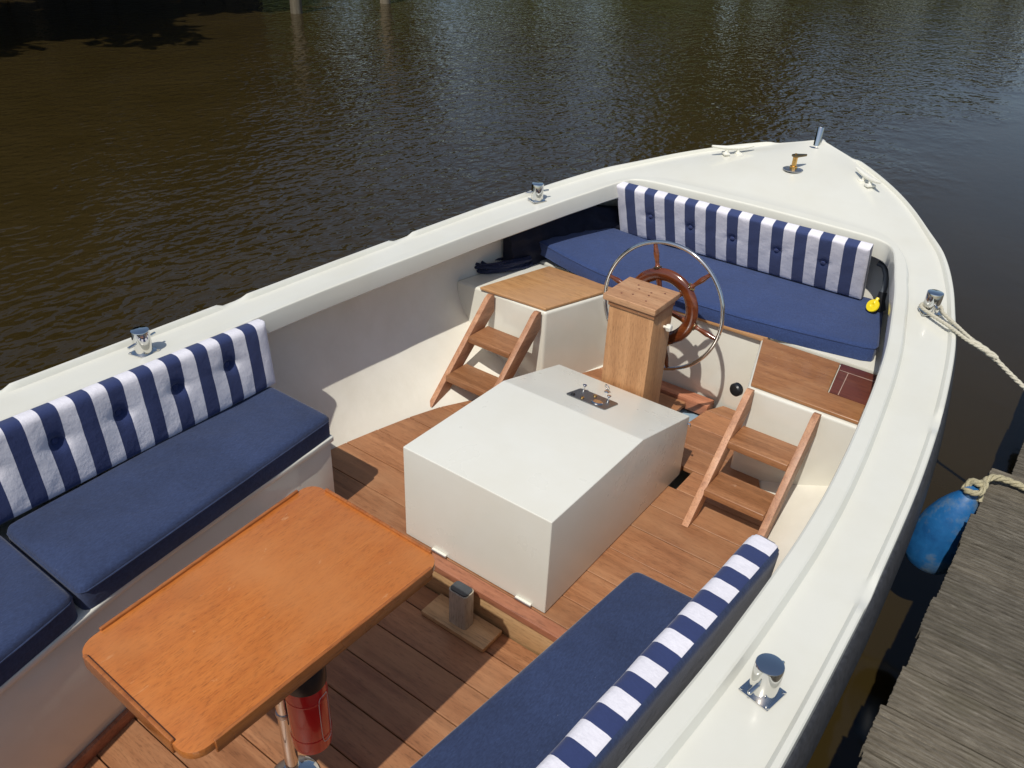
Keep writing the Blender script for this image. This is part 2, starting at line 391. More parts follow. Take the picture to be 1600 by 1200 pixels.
# ------------------------------------------------------------------ the boat
boat = thing('boat', 'cream open sloop with pointed end deck moored beside the weathered dock', 'boat', (0, 0, 0))
hb = ip([-2.9, -2.8, -2.6, -2.3, -2.0, -1.6, -1.2, -.8, -.4, -.05, .14, .44, .82, 1.16, 1.39, 1.65, 1.86, 2.1, 2.27, 2.47, 2.62, 2.8, 2.87, 2.905],
        [.03, .25, .55, .83, 1.0, 1.12, 1.175, 1.195, 1.201, 1.199, 1.193, 1.180, 1.150, 1.107, 1.068, 1.003, .942, .845, .735, .592, .455, .236, .115, .0])
hi_ = ip([-2.3, -1.6, -.8, -.31, .02, .24, .5, .76, 1.04, 1.235, 1.485, 1.69, 1.95, 2.2], [.66, .88, .955, .982, .986, .980, .962, .935, .900, .868, .812, .760, .670, .56])
water = build_water(); tag_water(water)
def zf(y): return .6534-.0077*y+.016*y*y+.0053*max(y, 0)**3
# paired outer and inner outlines of the deck, starboard half, from the far end to the pointed end
pairs = []
for y in np.linspace(-2.25, 1.78, 150): pairs.append(((hb(y), y), (hi_(y), y)))
inner_fwd = ip([0, .18, .34, .5, .62, .8, 1], [.732, .690, .662, .625, .540, .26, 0]), ip([0, .18, .34, .5, .62, .8, 1], [1.78, 1.915, 1.985, 2.028, 2.052, 2.060, 2.064])
ys_out = [1.78+(2.905-1.78)*(1-(1-t)**1.7) for t in np.linspace(0, 1, 50)]
for k, t in enumerate(np.linspace(0, 1, 50)):
    if k == 0: continue
    pairs.append(((hb(ys_out[k]), ys_out[k]), (inner_fwd[0](t), inner_fwd[1](t))))
pairs[-1] = ((0, 2.905), (0, 2.064))
def rail_h(y):
    h = 1.0
    for g in (-1.78, -.88, .005, .875):
        h *= 1-(sstep(g-.058, g-.036, y)-sstep(g+.036, g+.058, y))
    return h*(1-sstep(2.79, 2.83, y))
def deck_section(o, i):
    (ox, oy), (ix, iy) = o, i; w = math.hypot(ox-ix, oy-iy); rh = .012*rail_h(oy)
    prof = [(0, -.014), (0, .002), (.0015, .004+rh*.8), (.005, .005+rh), (.017, .005+rh), (.022, .004+rh*.6), (.027, .002), (.036, 0)]
    nmid = 8
    for k in range(1, nmid): prof.append((.036+(w-.036-.068)*k/nmid, 0))
    ch = .027
    prof += [(w-.068, 0), (w-.062, .002), (w-.052, ch*.88), (w-.047, ch), (w-.008, ch+.001), (w-.002, ch-.003), (w, ch-.010), (w, -.052), (w-.006, -.058), (w-.03, -.058)]
    out = []
    for d, dz in prof:
        t = d/w if w else 0; x = ox+(ix-ox)*t; y = oy+(iy-oy)*t
        cam_ = .03*sstep(1.9, 2.5, y)*(1-min(1, (x/max(hb(y), .05))**2))
        out.append((x, y, zf(y)+dz+cam_))
    return out
secs = [deck_section(o, i) for o, i in pairs]
nP = len(secs[0])
V = []; F = []
full = secs + [[(-x, y, z) for x, y, z in s] for s in secs[-2::-1]]
for s in full: V += s
for a in range(len(full)-1):
    for k in range(nP-1): F.append((a*nP+k, (a+1)*nP+k, (a+1)*nP+k+1, a*nP+k+1))
deck = mesh_obj('deck', V, F, 'gel', boat, 30)
# closing deck behind the cockpit, out of view
ya = -2.25
prism('aft_deck', [(hb(y), y) for y in np.linspace(-2.25, -2.9, 14)]+[(-hb(y), y) for y in np.linspace(-2.9, -2.25, 14)], .66, .715, 'gel', boat, 0)
# outer hull and rubbing strake
ysn = list(np.linspace(-2.9, 1.7, 70))+[1.7+(2.905-1.7)*(1-(1-t)**1.8) for t in np.linspace(0, 1, 40)][1:]
def loop_surface(prof, name, mat, parent):
    V = []; n = None
    ring = [(1, y) for y in ysn]+[(-1, y) for y in ysn[-2::-1]]
    for sgn, y in ring:
        pr = prof(y); n = len(pr)
        V.extend((sgn*x, yy, z) for x, yy, z in pr)
    F = [(a*n+k, (a+1)*n+k, (a+1)*n+k+1, a*n+k+1) for a in range(len(ring)-1) for k in range(n-1)]
    return mesh_obj(name, V, F, mat, parent, 40)
def push(y, d):
    # outward offset in plan
    e = .01; y0, y1 = max(y-e, -2.9), min(y+e, 2.905); tx, ty = hb(y1)-hb(y0), y1-y0; l = math.hypot(tx, ty)
    return (hb(y)+ty/l*d, y-tx/l*d)
def strake_prof(y):
    z = zf(y); r = []
    for d, dz in [(-.012, -.010), (.004, -.011), (.010, -.017), (.026, -.112), (.024, -.124), (-.012, -.132)]:
        x, yy = push(y, d); r.append((max(x, 0), yy, z+dz))
    return r
def hull_prof(y):
    r = []
    for d, z in [(-.008, zf(y)-.05), (-.02, zf(y)-.14), (-.06, .34), (-.12, .12), (-.20, -.06), (-.34, -.25), (-.62, -.42)]:
        x, yy = push(y, d*min(1, .25+hb(y))); r.append((max(x, 0), min(yy, 2.9), z))
    r.append((0, r[-1][1], -.5)); return r
loop_surface(hull_prof, 'hull', 'hull', boat)
loop_surface(strake_prof, 'rubbing_strake', 'strake', boat)
# liner (inside of the hull)
fl = ip([-2.6, -2, -1, -.3, .1, .22, .27, .425, .573, .697, .815, .95, 1.15, 1.4, 1.8, 2.3], [.3, .75, .93, .96, .945, .928, .917, .883, .846, .807, .745, .68, .58, .45, .3, .15])
def liner_prof(y):
    top = max(hb(y)-.055, .02); f = min(fl(y), top-.01); pw = 1.6+max(0, y-.2)*2.9; zt = zf(y)-.035; r = []
    for z in np.linspace(zt, 0, 14):
        r.append((f+(top-f)*(1-(1-z/zt)**pw), y, z))
    r += [(f-.02, y, -.03), (f-.10, y, -.14), (f*.6, y, -.21), (0, y, -.24)]
    return [(max(a, 0), b, c) for a, b, c in r]
yl = np.linspace(-2.7, 2.45, 110)
V = []; F = []
for y in yl:
    p = liner_prof(y); q = p+[(-a, b, c) for a, b, c in p[-2::-1]]; n = len(q); V += q
for a in range(len(yl)-1):
    for k in range(n-1): F.append((a*n+k, a*n+k+1, (a+1)*n+k+1, (a+1)*n+k))
mesh_obj('liner', V, F, 'liner', boat, 50)
box('bulkhead', (-.70, 2.18, -.2), (.70, 2.20, zf(2.22)-.045), 'liner', boat, .002)

# sole: planks run across the boat
sole = box('sole_bearer', (-.45, -.01, -.07), (.45, .9, -.032), 'nosing', boat, .002); sole.name = 'sole'
def plank(x0, x1, y0, y1, z, parent=sole, cut=None, name='floor_plank', mat='floor'):
    """plank with ends trimmed to the given outline: x0/x1 may be pairs (at y0, at y1)"""
    a0, a1 = x0 if isinstance(x0, tuple) else (x0, x0); b0, b1 = x1 if isinstance(x1, tuple) else (x1, x1)
    return prism(name, [(a0, y0), (b0, y0), (b1, y1), (a1, y1)], z-.022, z, mat, parent, .0018, 1)
g = .0016
rows = [-.005+.0] + [.110, .263, .416, .572, .725, .878, 1.030, 1.183, 1.336, 1.49]
for i in range(len(rows)-1):
    y0, y1 = rows[i]+g, rows[i+1]-g
    L0, L1 = -fl(y0)+.012, -fl(y1)+.012; R0, R1 = fl(y0)-.012, fl(y1)-.012
    dz = random.uniform(-.0008, .0008)
    if y1 < .95: plank((L0, L1), (R0, R1), y0, y1, dz)
    elif y1 < 1.04: plank((L0, L1), .28, y0, y1, dz); plank(.330, (R0, R1), y0, y1, dz)
    elif y1 < 1.5:
        e0 = .147 if y0 < 1.33 else .150; e1 = .148 if y1 < 1.35 else .17
        plank(max(L0, -.8), .065, y0, y1, dz); plank((e0, e1), (max(R0, .5), max(R1, .5)), y0, y1, dz)
plank((-.42), -.13, 1.4916, 1.575, 0); plank((.172, .214), .4, 1.4916, 1.575, 0)
box('kick_timber', (-.125, 1.500, -.045), (.168, 1.575, .012), 'nosing', boat, .004)
box('bilge_panel', (-.1, .95, -.075), (.19, 1.55, -.06), 'bilge', boat, .002)
# nosing, riser and the lower sole
box('step_nosing', (-.72, -.058, -.028), (.72, -.007, .004), 'nosing', boat, .008, 3)
box('step_riser', (-.80, -.050, -.15), (.80, -.030, -.028), 'riser', boat, .002)
lows = [-.053, -.15, -.291, -.432, -.569, -.71, -.85, -1.012, -1.15, -1.29, -1.43, -1.57, -1.71, -1.85, -2.0]
for a, b in zip(lows[:-1], lows[1:]):
    plank(-.62, .62, b+g*1.3, a-g*1.3, -.13+random.uniform(-.001, .001))
box('lower_sole_bearer', (-.3, -2, -.2), (.3, -.06, -.155), 'nosing', boat, .002)

# side benches
fx = ip([-2.1, -1.309, -.83, -.058], [-.25, -.437, -.530, -.602])
for sgn in (-1, 1):
    ys = np.linspace(-2.05, -.058, 24)
    def outl(ins): return [(-sgn*(fx(y)-ins)*-1 if False else sgn*(-fx(y)+ins), y) for y in ys]
    body = [(sgn*(-fx(y)+.012), y) for y in ys[:-1]]+[(sgn*(-fx(-.07)+.012), -.068), (sgn*1.05, -.068), (sgn*1.05, -1.2), (sgn*.88, -2.05)]
    b = prism('bench_base', body, -.16, .325, 'locker', boat, .004)
    top = [(sgn*(-fx(y)), y) for y in ys]+[(sgn*1.07, -.058), (sgn*1.07, -1.2), (sgn*.88, -2.05)]
    prism('bench_top', top, .322, .346, 'locker', b, .007, 3)
    foot = [(sgn*(-fx(y)-.004), y) for y in ys]+[(sgn*(-fx(y)+.011), y) for y in ys[::-1]]
    prism('skirting', foot, -.129, -.085, 'nosing', b, .002)

# lockers with wooden lids at the pointed end
pl = prism('side_locker', [(-.526, 1.150), (-.392, 1.585), (-.955, 1.585), (-1.045, 1.150)], -.06, .398, 'locker', boat, .014, 4)
prism('locker_lid', [(-.533, 1.158), (-.405, 1.56), (-.79, 1.56), (-.895, 1.140)], .400, .414, 'lid', pl, .004, 3)
sl = prism('side_locker', [(.440, 1.150), (.318, 1.585), (.955, 1.585), (1.045, 1.150)], -.06, .392, 'locker', boat, .012, 4)
prism('locker_lid', [(.446, 1.166), (.334, 1.56), (.668, 1.56), (.705, 1.30), (.85, 1.30), (.866, 1.166)], .394, .409, 'lid_dark', sl, .004, 3)
dk = prism('dark_inlay', [(.672, 1.562), (.709, 1.303), (.93, 1.303), (.90, 1.562)], .394, .4075, 'darkwood', sl, .002)
prism('inlay_line', [(.742, 1.305), (.745, 1.305), (.722, 1.50), (.719, 1.50)], .4076, .4084, 'line', sl, 0)
prism('inlay_line', [(.683, 1.500), (.905, 1.500), (.905, 1.503), (.683, 1.503)], .4076, .4084, 'line', sl, 0)
lathe('rubber_knob', [(.004, 0), (.022, .002), (.027, .008), (.027, .026), (.022, .032), (.004, .034)], (.404, 1.168, .366), 'black', sl, (-.35, -.93, 0), 20)
sw = box('seat_front', (-.43, 1.585, -.06), (.36, 1.605, .384), 'locker', boat, .003)
box('seat_trim', (-.42, 1.565, .385), (.345, 1.60, .400), 'lid', sw, .003)
prism('seat_board', [(-.95, 1.607), (.95, 1.607), (.70, 2.2), (-.70, 2.2)], .380, .3985, 'locker', boat, .002)

# ------------------------------------------------------------------ deck fittings (parts of the boat)
def bollard(x, y, pin_rot):
    z = zf(y)+.0008
    b = lathe('bollard', [(.0295, .004), (.030, .006), (.030, .082), (.0288, .0845), (.0275, .085)], (x, y, z), 'chrome', boat, (0.0, 0, 1), 32)
    pr = R(pin_rot)
    c, s = math.cos(pr), math.sin(pr)
    poly = []
    for qx, qy in ((-1, -1), (1, -1), (1, 1), (-1, 1)): poly.append((x+(qx*c-qy*s)*.036, y+(qx*s+qy*c)*.036))
    prism('base_plate', poly, z, z+.0045, 'chrome', b, .002)
    d = Vector((c, s, 0)); ctr = Vector((x, y, z+.045))
    tube('cross_pin', [ctr-d*.062, ctr-d*.06, ctr+d*.06, ctr+d*.062], [.0035, .0048, .0048, .0035], 'chrome', b, 12)
    for qx, qy in ((-1, -1), (1, -1), (1, 1), (-1, 1)):
        lathe('screw', [(.0045, 0), (.004, .0018), (.001, .0026)], (x+(qx*c-qy*s)*.031, y+(qx*s+qy*c)*.030, z+.0045), 'chrome', b, (0, 0, 1), 10)
bollard(1.099, -.420, 78); bollard(-1.099, -.420, 104); bollard(.921, 1.612, 118); bollard(-.921, 1.612, 62)
def cleat(sgn):
    c = Vector((sgn*.352, 2.575, zf(2.575)+.018)); d = Vector((sgn*.72, -.69, 0)).normalized(); n = Vector((-d.y, d.x, 0))
    bar = [c+d*t+Vector((0, 0, .030+.010*abs(t/.11)**2)) for t in np.linspace(-.115, .115, 13)]
    rad = [.005+.0065*(1-abs(t)**2.5) for t in np.linspace(-1, 1, 13)]
    o = tube('cleat', bar, rad, 'white_plastic', boat, 12)
    for t in (-.026, .026):
        tube('foot', [c+d*t+Vector((0, 0, .034)), c+d*t*1.15+Vector((0, 0, .014)), c+d*t*1.3+Vector((0, 0, .002))], [.008, .009, .011], 'white_plastic', o, 10)
        p = c+d*t*1.3
        prism('foot_pad', [((p+d*a+n*b).x, (p+d*a+n*b).y) for a, b in ((-.016, -.024), (.016, -.024), (.016, .024), (-.016, .024))], c.z-.004, c.z+.007, 'white_plastic', o, .003)
cleat(1); cleat(-1)
zp = zf(2.84)+.004
pin = lathe('mooring_pin', [(.019, .005), (.0175, .012), (.0175, .100), (.0155, .104), (.004, .105)], (-.004, 2.838, zp+.012), 'chrome', boat, (0, .12, 1), 24)
lathe('flange', [(.046, 0), (.046, .006), (.042, .009), (.022, .011)], (-.004, 2.838, zp+.008), 'chrome', pin, (0, .05, 1), 28)
for k in range(4):
    a = k*math.pi/2+.4; lathe('screw', [(.0055, 0), (.005, .003), (.001, .004)], (-.004+.034*math.cos(a), 2.838+.034*math.sin(a), zp+.016), 'chrome', pin, (0, 0, 1), 10)
zr = zf(2.525)+.029
rud = lathe('rudder_flange', [(.050, 0), (.050, .004), (.046, .006), (.016, .007)], (.0, 2.525, zr), 'steel', boat, (0, 0, 1), 32)
lathe('brass_nut', [(.019, .006), (.019, .020), (.0125, .022), (.0125, .062), (.015, .064), (.015, .070)], (0, 2.525, zr), 'brass', rud, (0, 0, 1), 8)
ang = R(52)
arm = [(-.017, -.011), (.0, -.017), (.02, -.014), (.062, -.003), (.064, .003), (.02, .014), (0, .017), (-.017, .011)]
prism('tiller_arm', [(0+a*math.cos(ang)-b*math.sin(ang), 2.525+a*math.sin(ang)+b*math.cos(ang)) for a, b in arm], zr+.066, zr+.077, 'bronze', rud, .002)
lathe('arm_bolt', [(.006, 0), (.006, .005), (.002, .006)], (0, 2.525, zr+.077), 'brass', rud, (0, 0, 1), 10)
for k in range(4):
    a = k*math.pi/2+.7; lathe('screw', [(.005, 0), (.001, .003)], (.035*math.cos(a), 2.525+.035*math.sin(a), zr+.0062), 'chrome', rud, (0, 0, 1), 8)
# ------------------------------------------------------------------ cushions
RIM = []
def pad_rim(V, front, back): return list(RIM)
def pad_mesh(front, back, z0, z1, r, nu=40, nv=22, puff=.004, rc=.03, wav=.0, lift=None):
    """seat pad between a front and a back outline (lists of xy), rounded upper edges"""
    def along(c, u):
        seg = [math.dist(c[i], c[i+1]) for i in range(len(c)-1)]; t = u*sum(seg)
        for i, s in enumerate(seg):
            if t <= s or i == len(seg)-1: k = t/s; return (c[i][0]+(c[i+1][0]-c[i][0])*k, c[i][1]+(c[i+1][1]-c[i][1])*k)
            t -= s
    L = sum(math.dist(front[i], front[i+1]) for i in range(len(front)-1)); D = math.dist(front[0], back[0])
    def spaced(n, L):
        a = [0, .15, .35, .6, 1.0]; e = [r*x/L for x in a]
        mid = list(np.linspace(r/L, 1-r/L, n))[1:-1]
        return e+mid+[1-x for x in e[::-1]]
    us, vs = spaced(nu, L), spaced(nv, D); V = []; F = []
    def pos(u, v):
        f, b = along(front, u), along(back, u); x, y = f[0]+(b[0]-f[0])*v, f[1]+(b[1]-f[1])*v
        du, dv = min(u, 1-u)*L, min(v, 1-v)*D
        # rounded corners in plan
        if du < rc and dv < rc:
            k = math.hypot(rc-du, rc-dv)
            if k > rc:
                s = rc/k; nu_ = rc-(rc-du)*s; nv_ = rc-(rc-dv)*s
                uu = nu_/L if u < .5 else 1-nu_/L; vv = nv_/D if v < .5 else 1-nv_/D
                f, b = along(front, uu), along(back, uu); x, y = f[0]+(b[0]-f[0])*vv, f[1]+(b[1]-f[1])*vv; du, dv = nu_, nv_
                d = 0.0 if k > rc*1.0 and min(u, 1-u) == 0 or min(v, 1-v) == 0 else rc-k*s
        d = min(du, dv)
        if du < rc and dv < rc: d = max(0, rc-math.hypot(rc-du, rc-dv))
        dz = r-math.sqrt(max(0, r*r-max(0, r-d)**2)) if d < r else 0
        pf = puff*(1-math.exp(-d/.06))
        wv = wav*(.6*math.sin(u*L*23+1.3*math.sin(v*9))*math.sin(v*7+u*5)+1.5*math.sin(u*L*8.3+.7)*math.sin(v*3.4+.3+u*2.1)) if d > r else 0
        return x, y, z1-dz+pf+wv
    for u in us:
        for v in vs: V.append(pos(u, v))
    n, m = len(us), len(vs); I = lambda i, j: i*m+j
    for i in range(n-1):
        for j in range(m-1): F.append((I(i, j), I(i+1, j), I(i+1, j+1), I(i, j+1)))
    rim = [I(i, 0) for i in range(n)]+[I(n-1, j) for j in range(1, m)]+[I(i, m-1) for i in range(n-2, -1, -1)]+[I(0, j) for j in range(m-2, 0, -1)]
    prev = rim; nt = len(V)
    for zz in (z0+.010, z0+.003, z0):
        ring = []
        for q in rim:
            x, y, _ = V[q]; V.append((x, y, zz)); ring.append(len(V)-1)
        for i in range(len(rim)): F.append((prev[i], prev[(i+1) % len(rim)], ring[(i+1) % len(rim)], ring[i]))
        prev = ring
    RIM[:] = rim; F.append(tuple(prev))
    if lift: V = [(x, y, z+lift(x, y)) for x, y, z in V]
    return V, F
def seat_cushion(label, front, back, z0, z1, mat, r=.018, group=None, puff=.004, wav=.0, lift=None):
    c = Vector((sum(p[0] for p in front+back)/len(front+back), sum(p[1] for p in front+back)/len(front+back), z0))
    V, F = pad_mesh(front, back, z0, z1, r, puff=puff, wav=wav, lift=lift)
    o = mesh_obj('seat_cushion', [tuple(Vector(v)-c) for v in V], F, mat, None, 60); o.location = c
    # piping round the upper edge
    me = o.data; zt = z1-z0-r; rim = []
    top = pad_rim(V, front, back)
    pts = [Vector(V[q])-c+Vector((0, 0, .0008)) for q in top]; pts = [p for k, p in enumerate(pts) if k == 0 or (p-pts[k-1]).length > .004]; pts.append(pts[0])
    Vp, Fp = tube_data(pts, .0026, 6, False); mesh_obj('piping', Vp, Fp, mat, o, 60, True)
    return tag(o, label, 'cushion', group)
G = 'plain navy seat cushions'
def fline(y, z=.43): return (-.444+(y+1.283)*(-.497+.444)/(.22) if y < -1.063 else -.497+(y+1.063)*(-.609+.497)/1.005)
seat_cushion('long navy bench cushion in front of the tufted striped backrest, nearest the white engine box', [(fline(y), y) for y in (-1.052, -.8, -.5, -.25, -.056)], [(-.905, -1.052), (-.93, -.5), (-.935, -.056)], .347, .430, 'navy', .02, G, .007, .0022)
seat_cushion('navy bench cushion cut off by the left edge of the picture', [(fline(y), y) for y in (-2.0, -1.6, -1.3, -1.066)], [(-.80, -2.0), (-.87, -1.5), (-.905, -1.066)], .347, .430, 'navy', .02, G, .007, .0022)
seat_cushion('navy bench cushion beside the striped backrest along the dock-side gunwale', [(.455, -1.35), (.525, -.888), (.562, -.53), (.608, -.038)], [(.80, -1.35), (.85, -.8), (.90, -.03)], .347, .430, 'navy', .022, G, .006, .0022)
seat_cushion('wide navy cushion on the end seat behind the steering wheel', [(-.940, 1.620), (-.74, 1.572), (-.50, 1.549), (-.2, 1.553), (.2, 1.570), (.5, 1.612), (.775, 1.664)], [(-.885, 1.85), (-.72, 2.05), (-.3, 2.135), (.1, 2.14), (.4, 2.14), (.66, 2.15)], .400, .470, 'navy_seat', .010, G, .003,
    lift=lambda x, y: .036*sstep(.40, .93, -x) if x < -.40 else 0.0)

def backrest(label, L, H, T, mat, tufts, depth, r=.016, sgn=1, pitch=.0513, group='striped backrest cushions', grow=0):
    """upright cushion: local x along its length (0 at one end), y into the back, z up"""
    def spaced(n, L, r):
        e = [0, .12*r, .35*r, .65*r, r]; mid = list(np.linspace(r, L-r, n))[1:-1]; return e+mid+[L-x for x in e[::-1]]
    xs, zs = spaced(int(L/.0125), L, r), spaced(int(H/.0125), H, r)
    def edge(d): return r-math.sqrt(max(0, r*r-max(0, r-d)**2)) if d < r else 0
    V = []; F = []; m = len(zs)
    for side in (0, 1):
        for x in xs:
            for z in zs:
                d = min(min(x, L-x), min(z, H-z)); y = edge(d)
                puff = .006*(1-math.exp(-d/.05))
                if side == 0:
                    dent = 0
                    for tx, tz in tufts:
                        q = math.hypot((x-tx)*1.0, (z-tz)); 
                        dent += depth*math.exp(-(q/.017)**2)+depth*.45*math.exp(-(q/.045)**1.4)
                        dent += depth*.16*math.exp(-((z-tz)/.008)**2)*math.exp(-((abs(x-tx))/.06)**2)
                    ripple = .0012*math.sin(x*61+3*math.sin(z*17))*math.sin(z*23+x*7)
                    V.append((sgn*x, y-puff+dent+ripple*(d > r), z))
                else: V.append((sgn*x, T-y+puff*.6, z))
    n = len(xs); I = lambda s, i, j: s*n*m+i*m+j
    for s in (0, 1):
        for i in range(n-1):
            for j in range(m-1): F.append((I(s, i, j), I(s, i+1, j), I(s, i+1, j+1), I(s, i, j+1)))
    for i in range(n-1):
        for j in (0, m-1): F.append((I(0, i, j), I(0, i+1, j), I(1, i+1, j), I(1, i, j)))
    for j in range(m-1):
        for i in (0, n-1): F.append((I(0, i, j), I(0, i, j+1), I(1, i, j+1), I(1, i, j)))
    if grow: V = [(x, y, z*(1+grow*abs(x))) for x, y, z in V]
    o = mesh_obj('backrest_cushion', V, F, mat, None, 70)
    o.data.materials.append(M['navy'])
    for p_ in o.data.polygons:
        c = p_.center
        if (c.y > T*.80 and c.z < H-.004) or ((abs(c.x) < .002 or abs(c.x) > L-.002) and c.y > .006): p_.material_index = 1
    for tx, tz in tufts:
        lathe('button', [(.002, .004), (.010, .003), (.0115, -.001), (.010, -.004), (.003, -.0065)], (sgn*tx, depth*1.35-.009, tz), 'button', o, (0, 1, 0), 16, local=True).location.z = tz*grow*tx
    return tag(o, label, 'cushion', group)
t1 = [(.0513*(3.5+4*k), .152) for k in range(9)]
pb = backrest('navy and white striped backrest with deep tufts on the bench left of the table', 1.9, .256, .062, 'stripe', t1, .026, .020, -1, grow=.13)
pb.location = (-.908, -.040, .431); pb.rotation_euler = (R(-4.5), 0, R(90.6))
sb = backrest('navy and white striped backrest seen from above along the dock-side gunwale', 1.4, .222, .086, 'stripe_side', [(.0537*(3.5+4*k), .14) for k in range(6)], .02, .022, 1)
sb.location = (.866, .054, .431); sb.rotation_euler = (R(-3), 0, R(-93.6))
t2 = [(.0548*(3.5+4*k), .158) for k in range(5)]
eb = backrest('upright striped backrest with round navy buttons on the end seat', .0548*23, .298, .050, 'stripe_wide', t2, .009, .012, 1)
eb.location = (-.684, 2.052, .474); eb.rotation_euler = (R(20), 0, R(.9))

# ------------------------------------------------------------------ engine box
eng = thing('engine_box', 'white hinged engine box with sloping rear top between the two benches', 'engine box', (-.011, .48, 0))
l, r = -.321, .299
bm = prism_bm([(0, .003), (.968, .003), (.968, .291), (.568, .396), (0, .396)], l, r, .005, 3, 'x')
bm_obj('cover', bm, 'box', eng, 25)
sl_n = Vector((0, .105, .4)).normalized()
def on_slope(x, y): return Vector((x, y, .396-(y-.568)*.105/.4))
for x in (-.155, .215):
    h = box('hinge', (x-.032, -.010, .004), (x+.032, -.0005, .016), 'white_plastic', eng, .002)
    tube('hinge_pin', [(x-.033, -.008, .009), (x+.033, -.008, .009)], .0045, 'steel', h, 8)
pa = []
for (x, y) in [(-.104, .681), (.072, .681), (.072, .797), (-.104, .797)]: pa.append((x, y))
V = []; F = []
rc = .012; outline = []
for (cx, cy, a0) in ((.072-rc, .797-rc, 0), (-.104+rc, .797-rc, 90), (-.104+rc, .681+rc, 180), (.072-rc, .681+rc, 270)):
    for k in range(5): a = R(a0+k*22.5); outline.append((cx+rc*math.cos(a), cy+rc*math.sin(a)))
for (x, y) in outline: V.append(on_slope(x, y)+sl_n*.0006)
for (x, y) in outline: V.append(on_slope(x, y)+sl_n*.0036)
n = len(outline); F = [tuple(range(n))[::-1], tuple(range(n, 2*n))]+[(i, (i+1) % n, n+(i+1) % n, n+i) for i in range(n)]
pan = mesh_obj('control_panel', V, F, 'plate', eng, 35)
def knob(x, y, prof, mat, nm): return lathe(nm, prof, on_slope(x, y)+sl_n*.0036, mat, pan, sl_n, 14)
knob(-.077, .772, [(.006, 0), (.006, .008), (.003, .010), (.003, .020), (.009, .027), (.008, .029)], 'chrome', 'pull_knob')
knob(.040, .762, [(.006, 0), (.006, .008), (.003, .010), (.003, .020), (.009, .027), (.008, .029)], 'chrome', 'pull_knob')
knob(-.081, .700, [(.008, 0), (.008, .004), (.004, .008)], 'black', 'start_button')
knob(-.040, .703, [(.007, 0), (.007, .005), (.004, .007)], 'brass', 'key_switch')
knob(-.022, .770, [(.008, 0), (.008, .004), (.005, .007)], 'brass', 'key_switch')
knob(.020, .716, [(.024, 0), (.024, .003), (.020, .006), (.017, .006)], 'chrome', 'gauge_bezel')
p = on_slope(-.026, .87)
ring = torus('lifting_ring', p+Vector((0, 0, .022)), (.3, .9, .25), .012, .003, 'chrome', eng, 24, 8)
lathe('ring_plate', [(.011, 0), (.010, .003), (.003, .005)], p+sl_n*.0008, 'chrome', ring, sl_n, 14)
tube('latch', [(.300, .955, .262), (.308, .958, .262), (.309, .96, .250)], .004, 'chrome', eng, 8)

# ------------------------------------------------------------------ steering pedestal and wheel
ped = thing('steering_pedestal', 'wooden steering pedestal with spoked wheel behind the engine box', 'steering pedestal', (-.02, 1.08, 0))
po = box('post', (-.120, .986, -.03), (.080, 1.150, .652), 'post', ped, .004)
cp = box('cap', (-.146, .972, .654), (.088, 1.182, .681), 'cap', ped, .005, 3)
for (x, y) in [(-.09, 1.02), (-.05, 1.04), (-.055, 1.10), (-.075, 1.13), (.02, 1.02), (.005, 1.07), (.0, 1.10), (.045, 1.13)]:
    lathe('screw_plug', [(.0042, 0), (.0042, .0006), (.001, .0007)], (x, y, .6812), 'darkwood', cp, (0, 0, 1), 10)
box('cap_moulding', (-.1225, .9795, .636), (.0835, 1.152, .653), 'ladder', ped, .001)
kb = lathe('side_knob', [(.006, 0), (.006, .014), (.015, .015), (.0165, .02), (.0165, .030), (.012, .034), (.004, .035)], (.080, 1.085, .565), 'white_plastic', ped, (1, 0, .1), 6)
WC = Vector((-.034, 1.285, .540)); wax = Vector((0, -1, .10)).normalized()
su = wax.cross(Vector((1, 0, 0))).normalized(); 
if su.z < 0: su = -su
ss = Vector((1, 0, 0))
wheel = torus('steering_wheel', WC, wax, .140, .0275, 'wheelwood', ped, 64, 16, .62)
torus('steel_rim', WC, wax, .274, .0085, 'chrome', wheel, 96, 12)
lathe('hub', [(.012, -.035), (.040, -.03), (.044, 0), (.036, .022), (.012, .028)], WC, 'wheelwood', wheel, wax, 24)
tube('shaft', [WC-wax*.02, WC-wax*.02+Vector((0, -.0, 0)), Vector((WC.x, 1.148, WC.z+.015))], .016, 'steel', wheel, 12)
for k in range(6):
    a = R(107-60*k); d = ss*math.cos(a)+su*math.sin(a)
    prof = [(.012, .03), (.011, .09), (.013, .125)]
    V, F = lathe_data(prof, WC, d, 14)
    V2, F2 = lathe_data([(.012, .160), (.017, .166), (.012, .173), (.0095, .178), (.0085, .19), (.0115, .215), (.0125, .228), (.0095, .250), (.0085, .2670)], WC, d, 14)
    mesh_obj('spoke', list(V)+list(V2), F+[tuple(i+len(V) for i in f) for f in F2], 'wheelwood', wheel, 50)
    lathe('spoke_collar', [(.0125, .1655), (.0182, .1675), (.0182, .1705), (.0125, .1725)], WC, 'brass' if k % 2 else 'bronze', wheel, d, 14)

